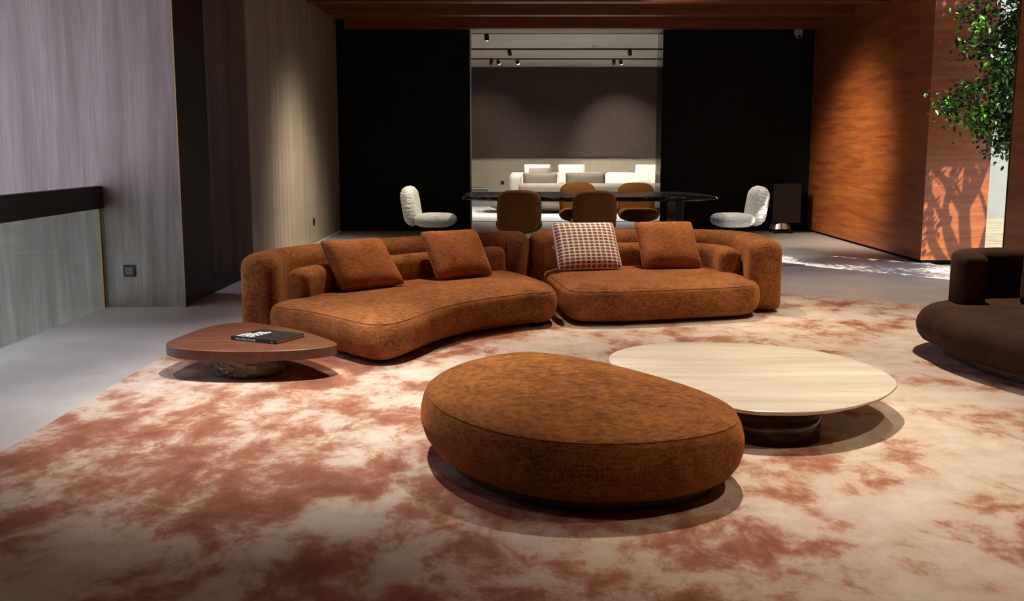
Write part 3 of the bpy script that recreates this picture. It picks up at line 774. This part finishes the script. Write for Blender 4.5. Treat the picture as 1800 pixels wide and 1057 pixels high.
# ceiling tracks and spotlights
for i, (d, lab) in enumerate(((19.55, 'black ceiling track nearest the opening in the far room'), (22.7, 'black ceiling track in the middle of the far room'), (25.2, 'black ceiling track furthest back in the far room'))):
    bm = bmesh.new(); box(bm, -1.7, 7.0, d-.03, d+.03, 3.42, 3.4495)
    tag(link('ceiling_track', bm, 'blackmetal'), lab, 'track', 'black ceiling tracks')
M['lamp_on'] = bpy.data.materials.new('lamp_lens'); M['lamp_on'].use_nodes = True
_b = M['lamp_on'].node_tree.nodes['Principled BSDF']; _b.inputs['Emission Color'].default_value = (1, .93, .82, 1); _b.inputs['Emission Strength'].default_value = 12
def track_spot(x, d, tgt, power, label, deg=70):
    t = thing('track_spotlight', (x, d, 3.42), label, 'spotlight', 'track spotlights')
    q = (Vector(tgt) - Vector((x, d, 3.30))).normalized()
    bm = bmesh.new(); cyl(bm, (0, 0, 0), .045, .045, .10, 20)
    rot = q.to_track_quat('-Z', 'Y').to_matrix().to_4x4(); mt = Matrix.Translation((x, d, 3.36)) @ rot
    bm.transform(mt); link('head', bm, 'blackmetal', t)
    bm = bmesh.new(); cyl(bm, (0, 0, -.052), .038, .038, .004, 20); bm.transform(mt); link('lens', bm, 'lamp_on', t)
    bm = bmesh.new(); cyl(bm, (x, d, 3.405), .012, .012, .03, 10); link('stem', bm, 'blackmetal', t)
    spot('far_room_lamp', Vector((x, d, 3.32)) + q*.09, tgt, power, deg, .8, (1, .93, .80), .04)
track_spot(.43-.9, 19.55, (-.2, 21.2, 0), 160, 'spotlight alone on the nearest ceiling track')
track_spot(-.05, 22.7, (.8, 26.2, .5), 230, 'lit spotlight on the left of the middle ceiling track', 60)
track_spot(2.55, 22.7, (3.2, 26.2, .5), 230, 'lit spotlight on the right of the middle ceiling track', 60)
track_spot(-.5, 25.2, (-.9, 27.9, 1.0), 70, 'spotlight at the left end of the furthest ceiling track')
track_spot(-.33, 25.2, (1.2, 26.1, .5), 100, 'second spotlight from the left on the furthest ceiling track')
track_spot(.13, 25.2, (1.6, 25.8, .5), 100, 'third spotlight from the left on the furthest ceiling track')
track_spot(2.45, 25.2, (2.9, 27.85, 1.35), 170, 'fourth spotlight from the left on the furthest ceiling track', 55)
track_spot(2.62, 25.2, (3.6, 26.0, .5), 100, 'rightmost spotlight on the furthest ceiling track')
spot('far_room_lamp', (1.5, 20.5, 3.3), (1.3, 20.6, 0), 300, 110, .8, (1, .95, .88), .05)  # added lamp off the tracks, brightens the ceiling by bounce
bm = bmesh.new(); cyl(bm, (1.77, 22.1, 3.435), .07, .08, .028, 24)
tag(link('smoke_detector', bm, 'plastic_w'), 'round white smoke detector on the ceiling of the far room', 'detector')

# ------------------------------------------------------------------ tree in the courtyard
rt = random.Random(11)
TB = Vector((6.35, 10.9, -.02))
tree = thing('tree', TB, 'leafy green tree standing in the gap of the mahogany wall', 'tree')
tips = []
def blocked(p):
    return (4.68 < p.x < 5.6 and p.y > 11.82) or (p.x < 5.06 and p.y < 10.0) or p.y < 8.5 or p.y > 12.6 or (p.x < 5.1 and p.z > 3.3)
def limb(bm, p, d, length, r, up=.2):
    pts = [p]; rad = [r]; n = 6
    for i in range(n):
        d = (d + Vector((rt.uniform(-1, 1), rt.uniform(-1, 1), rt.uniform(-.7, .7) + up))*.2).normalized()
        q = pts[-1] + d*length/n
        if blocked(q): break
        pts.append(q); rad.append(r*(1 - .5*(i+1)/n))
    if len(pts) > 1: tube(bm, pts, rad, 8 if r > .02 else 5)
    return pts, d, rad[-1]
bm = bmesh.new()
pts, d, r = limb(bm, TB - Vector((0, 0, .03)), Vector((.02, 0, 1)), 2.1, .085)
link('trunk', bm, 'bark', tree, True)
def shade_z(p): return p.z + SUN[2]*(11.92 - p.y)/SUN[1]        # where the sun drops this point's shadow on the return panel
def keep_clear(p):
    x = p.x + SUN[0]*(11.92 - p.y)/SUN[1]
    return 4.6 < x < 5.7 and -.1 < shade_z(p) < 1.15
crown = []
while len(crown) < 110:
    q = Vector((rt.uniform(-1, 1), rt.uniform(-1, 1), rt.uniform(-1, 1)))
    if q.length > 1: continue
    p = Vector((6.2 + q.x*.95, 10.85 + q.y*.65, 3.95 + q.z*1.1))
    if not blocked(p) and p.z > 2.85 and not keep_clear(p): crown.append(p)
# main limbs, bare below the crown
top = pts[-1]; limbs = []
for k, (ex, ey, ez, st_) in enumerate(((5.65, 10.85, 2.9, 3), (5.85, 11.0, 3.3, 4), (6.15, 10.8, 3.6, 6), (6.45, 11.0, 3.6, 6), (6.7, 10.8, 3.3, 4), (6.9, 10.9, 2.9, 3), (6.1, 11.05, 2.9, 5))):
    bm = bmesh.new(); a = pts[min(st_, len(pts)-1)]; b_ = Vector((ex, ey, ez))
    L = []; sd = Vector((rt.uniform(-.16, .16), rt.uniform(-.08, .08), 0))
    for q in range(9):
        t = q/8; side = Vector((ex - a.x, 0, 0))*.28*math.sin(PI*t)
        L.append(a.lerp(b_, t) + side + sd*math.sin(2*PI*t) + Vector((rt.uniform(-.02, .02), 0, rt.uniform(-.02, .02))))
    tube(bm, L, [.042*(1 - .6*q/8) for q in range(9)], 8)
    limbs += L[5:]
    for q in (3, 4, 6, 7):
        e = L[q] + Vector((rt.uniform(-.4, .4), rt.uniform(-.2, .2), rt.uniform(.25, .6)))
        m1 = L[q].lerp(e, .5) + Vector((rt.uniform(-.08, .08), 0, .02)); tube(bm, [L[q], m1, e], [.02, .015, .007], 6)
    link('branch', bm, 'bark', tree, True)
bm = bmesh.new()
for p in crown:
    n_ = min(limbs, key=lambda l: (l - p).length); m1 = n_.lerp(p, .5) + Vector((rt.uniform(-.06, .06), rt.uniform(-.06, .06), .03))
    tube(bm, [n_, m1, p], [.010, .007, .003], 5); tips += [p, p, m1]
dap = []  # hidden leaf cluster added to break the sun into floor dapples
while len(dap) < 60:
    q = Vector((rt.uniform(-1, 1), rt.uniform(-1, 1), rt.uniform(-1, 1)))
    p = Vector((5.65 + q.x*.55, 9.75 + q.y*.7, 2.5 + q.z*1.0))
    if q.length > 1 or blocked(p): continue
    dap.append(p); n_ = min(limbs + pts[4:], key=lambda l: (l - p).length)
    tube(bm, [n_, n_.lerp(p, .5) + Vector((0, 0, .05)), p], [.010, .007, .003], 5)
o = link('twigs', bm, 'bark', tree, True); o['kind'] = 'stuff'
# boughs that reach into view between the two mahogany panels
vis_tips = []
FORK = [Vector((5.72, 10.8, 1.62)), Vector((5.70, 10.98, 2.15)), Vector((5.74, 10.85, 2.75))]
for f_, k in zip(FORK, (3, 4, 6)):
    bm = bmesh.new(); a = pts[k]; tube(bm, [a, a.lerp(f_, .5) + Vector((0, 0, .05)), f_], [.03, .024, .018], 8); link('branch', bm, 'bark', tree, True)
ends = [(1.78, 4.57, 10.95), (1.9, 4.80, 11.2), (1.66, 4.72, 10.8), (2.02, 4.95, 10.7), (1.62, 5.0, 11.1), (1.42, 5.12, 10.9), (1.33, 5.3, 11.2), (1.27, 5.42, 10.8), (1.5, 5.35, 10.6),
        (1.75, 5.2, 10.7), (1.85, 5.4, 11.2), (2.1, 5.2, 11.2), (2.25, 5.05, 10.8), (2.35, 5.35, 10.6), (2.5, 5.15, 11.1), (2.6, 5.4, 11.3), (2.75, 5.25, 10.8), (2.95, 5.45, 11.0), (3.1, 5.2, 10.9),
        (2.0, 5.5, 10.9), (1.65, 5.55, 11.0), (2.3, 5.6, 11.1), (1.4, 5.5, 11.3), (2.75, 4.95, 11.2), (2.42, 4.85, 11.2)]
for z, x1, y1 in ends:
    bm = bmesh.new()
    b_ = Vector((x1, y1, z)); mid = min(FORK, key=lambda f: abs(f.z - z - .1))
    tube(bm, [mid, mid.lerp(b_, .5) + Vector((0, 0, .05)), b_], [.010, .006, .0025], 6)
    for s_ in (.3, .5, .65, .8, .9, 1.0, 1.0):
        c_ = mid.lerp(b_, s_)
        vis_tips.append((c_, .05 + .075*(1 - abs(s_-.55))))
        if s_ < 1:
            e = c_ + Vector((rt.gauss(0, .12), rt.gauss(0, .12), rt.gauss(0, .10)))
            if not blocked(e):
                tube(bm, [c_, c_.lerp(e, .5) + Vector((0, 0, .015)), e], [.004, .003, .0015], 4); vis_tips += [(e, .06), (e, .05)]
    link('branch', bm, 'bark', tree, True)
def leaf_mesh(name, mat):
    bm = bmesh.new()
    c = [(0, 0, 0), (.016, .018, .004), (.018, .04, .003), (0, .068, -.006), (-.018, .04, .003), (-.016, .018, .004)]
    vs = [bm.verts.new(p) for p in c]; m1 = bm.verts.new((0, .036, -.004))
    for i in range(6): bm.faces.new((vs[i], vs[(i+1) % 6], m1))
    me = bpy.data.meshes.new(name); bm.to_mesh(me); bm.free(); me.materials.append(M[mat])
    for p in me.polygons: p.use_smooth = True
    return me
lm, ln = leaf_mesh('leaf', 'leaf'), leaf_mesh('leaf_young', 'leaf_new')
base = [Vector(v.co) for v in lm.vertices]; polys = [tuple(p.vertices) for p in lm.polygons]
def rnd_leaf(t, sg):
    q = Vector((rt.gauss(0, sg), rt.gauss(0, sg), rt.gauss(0, sg*.9)))
    rot = Matrix.Rotation(rt.uniform(0, 2*PI), 4, 'Z') @ Matrix.Rotation(rt.gauss(-.35, .6), 4, 'X') @ Matrix.Rotation(rt.gauss(0, .6), 4, 'Y')
    return Matrix.Translation(t + q) @ rot @ Matrix.Scale(rt.uniform(.7, 1.15), 4)
def stuff(name, mats_, mat):
    vl, fl = [], []
    for mtx in mats_:
        k = len(vl); vl += [mtx @ v for v in base]; fl += [tuple(i+k for i in pp) for pp in polys]
    me = bpy.data.meshes.new(name); me.from_pydata(vl, [], fl); me.materials.append(M[mat])
    fo = bpy.data.objects.new(name, me); C.objects.link(fo); adopt(fo, tree); fo['kind'] = 'stuff'
vis = [rnd_leaf(*rt.choice(vis_tips)) for _ in range(14000)]
vis = [m_ for m_ in vis if not blocked(m_.translation) and (not keep_clear(m_.translation) or rt.random() < .05)]
vis.sort(key=lambda m_: m_.translation.y + .6*m_.translation.x)
old, young, cnt = [], [], 0
for m_ in vis:
    p = m_.translation; yg = rt.random() < (.45 if p.x < 4.95 else .10)
    if cnt < 290 and p.x/p.y < .487 and 1.1 < p.z < 3.0:
        o = bpy.data.objects.new('leaf', ln if yg else lm); C.objects.link(o)
        o.parent = tree; o.matrix_basis = Matrix.Translation(-TB) @ m_; cnt += 1
    else: (young if yg else old).append(m_)
far = [rnd_leaf(rt.choice(tips), .13) for _ in range(15000)]
far = [m_ for m_ in far if not blocked(m_.translation) and m_.translation.z > 2.8 and (not keep_clear(m_.translation) or rt.random() < .06)]
far += [m_ for m_ in (rnd_leaf(rt.choice(dap), .11) for _ in range(1900)) if not blocked(m_.translation) and not keep_clear(m_.translation)]
stuff('foliage', old + far, 'leaf')
stuff('young_foliage', young, 'leaf_new')
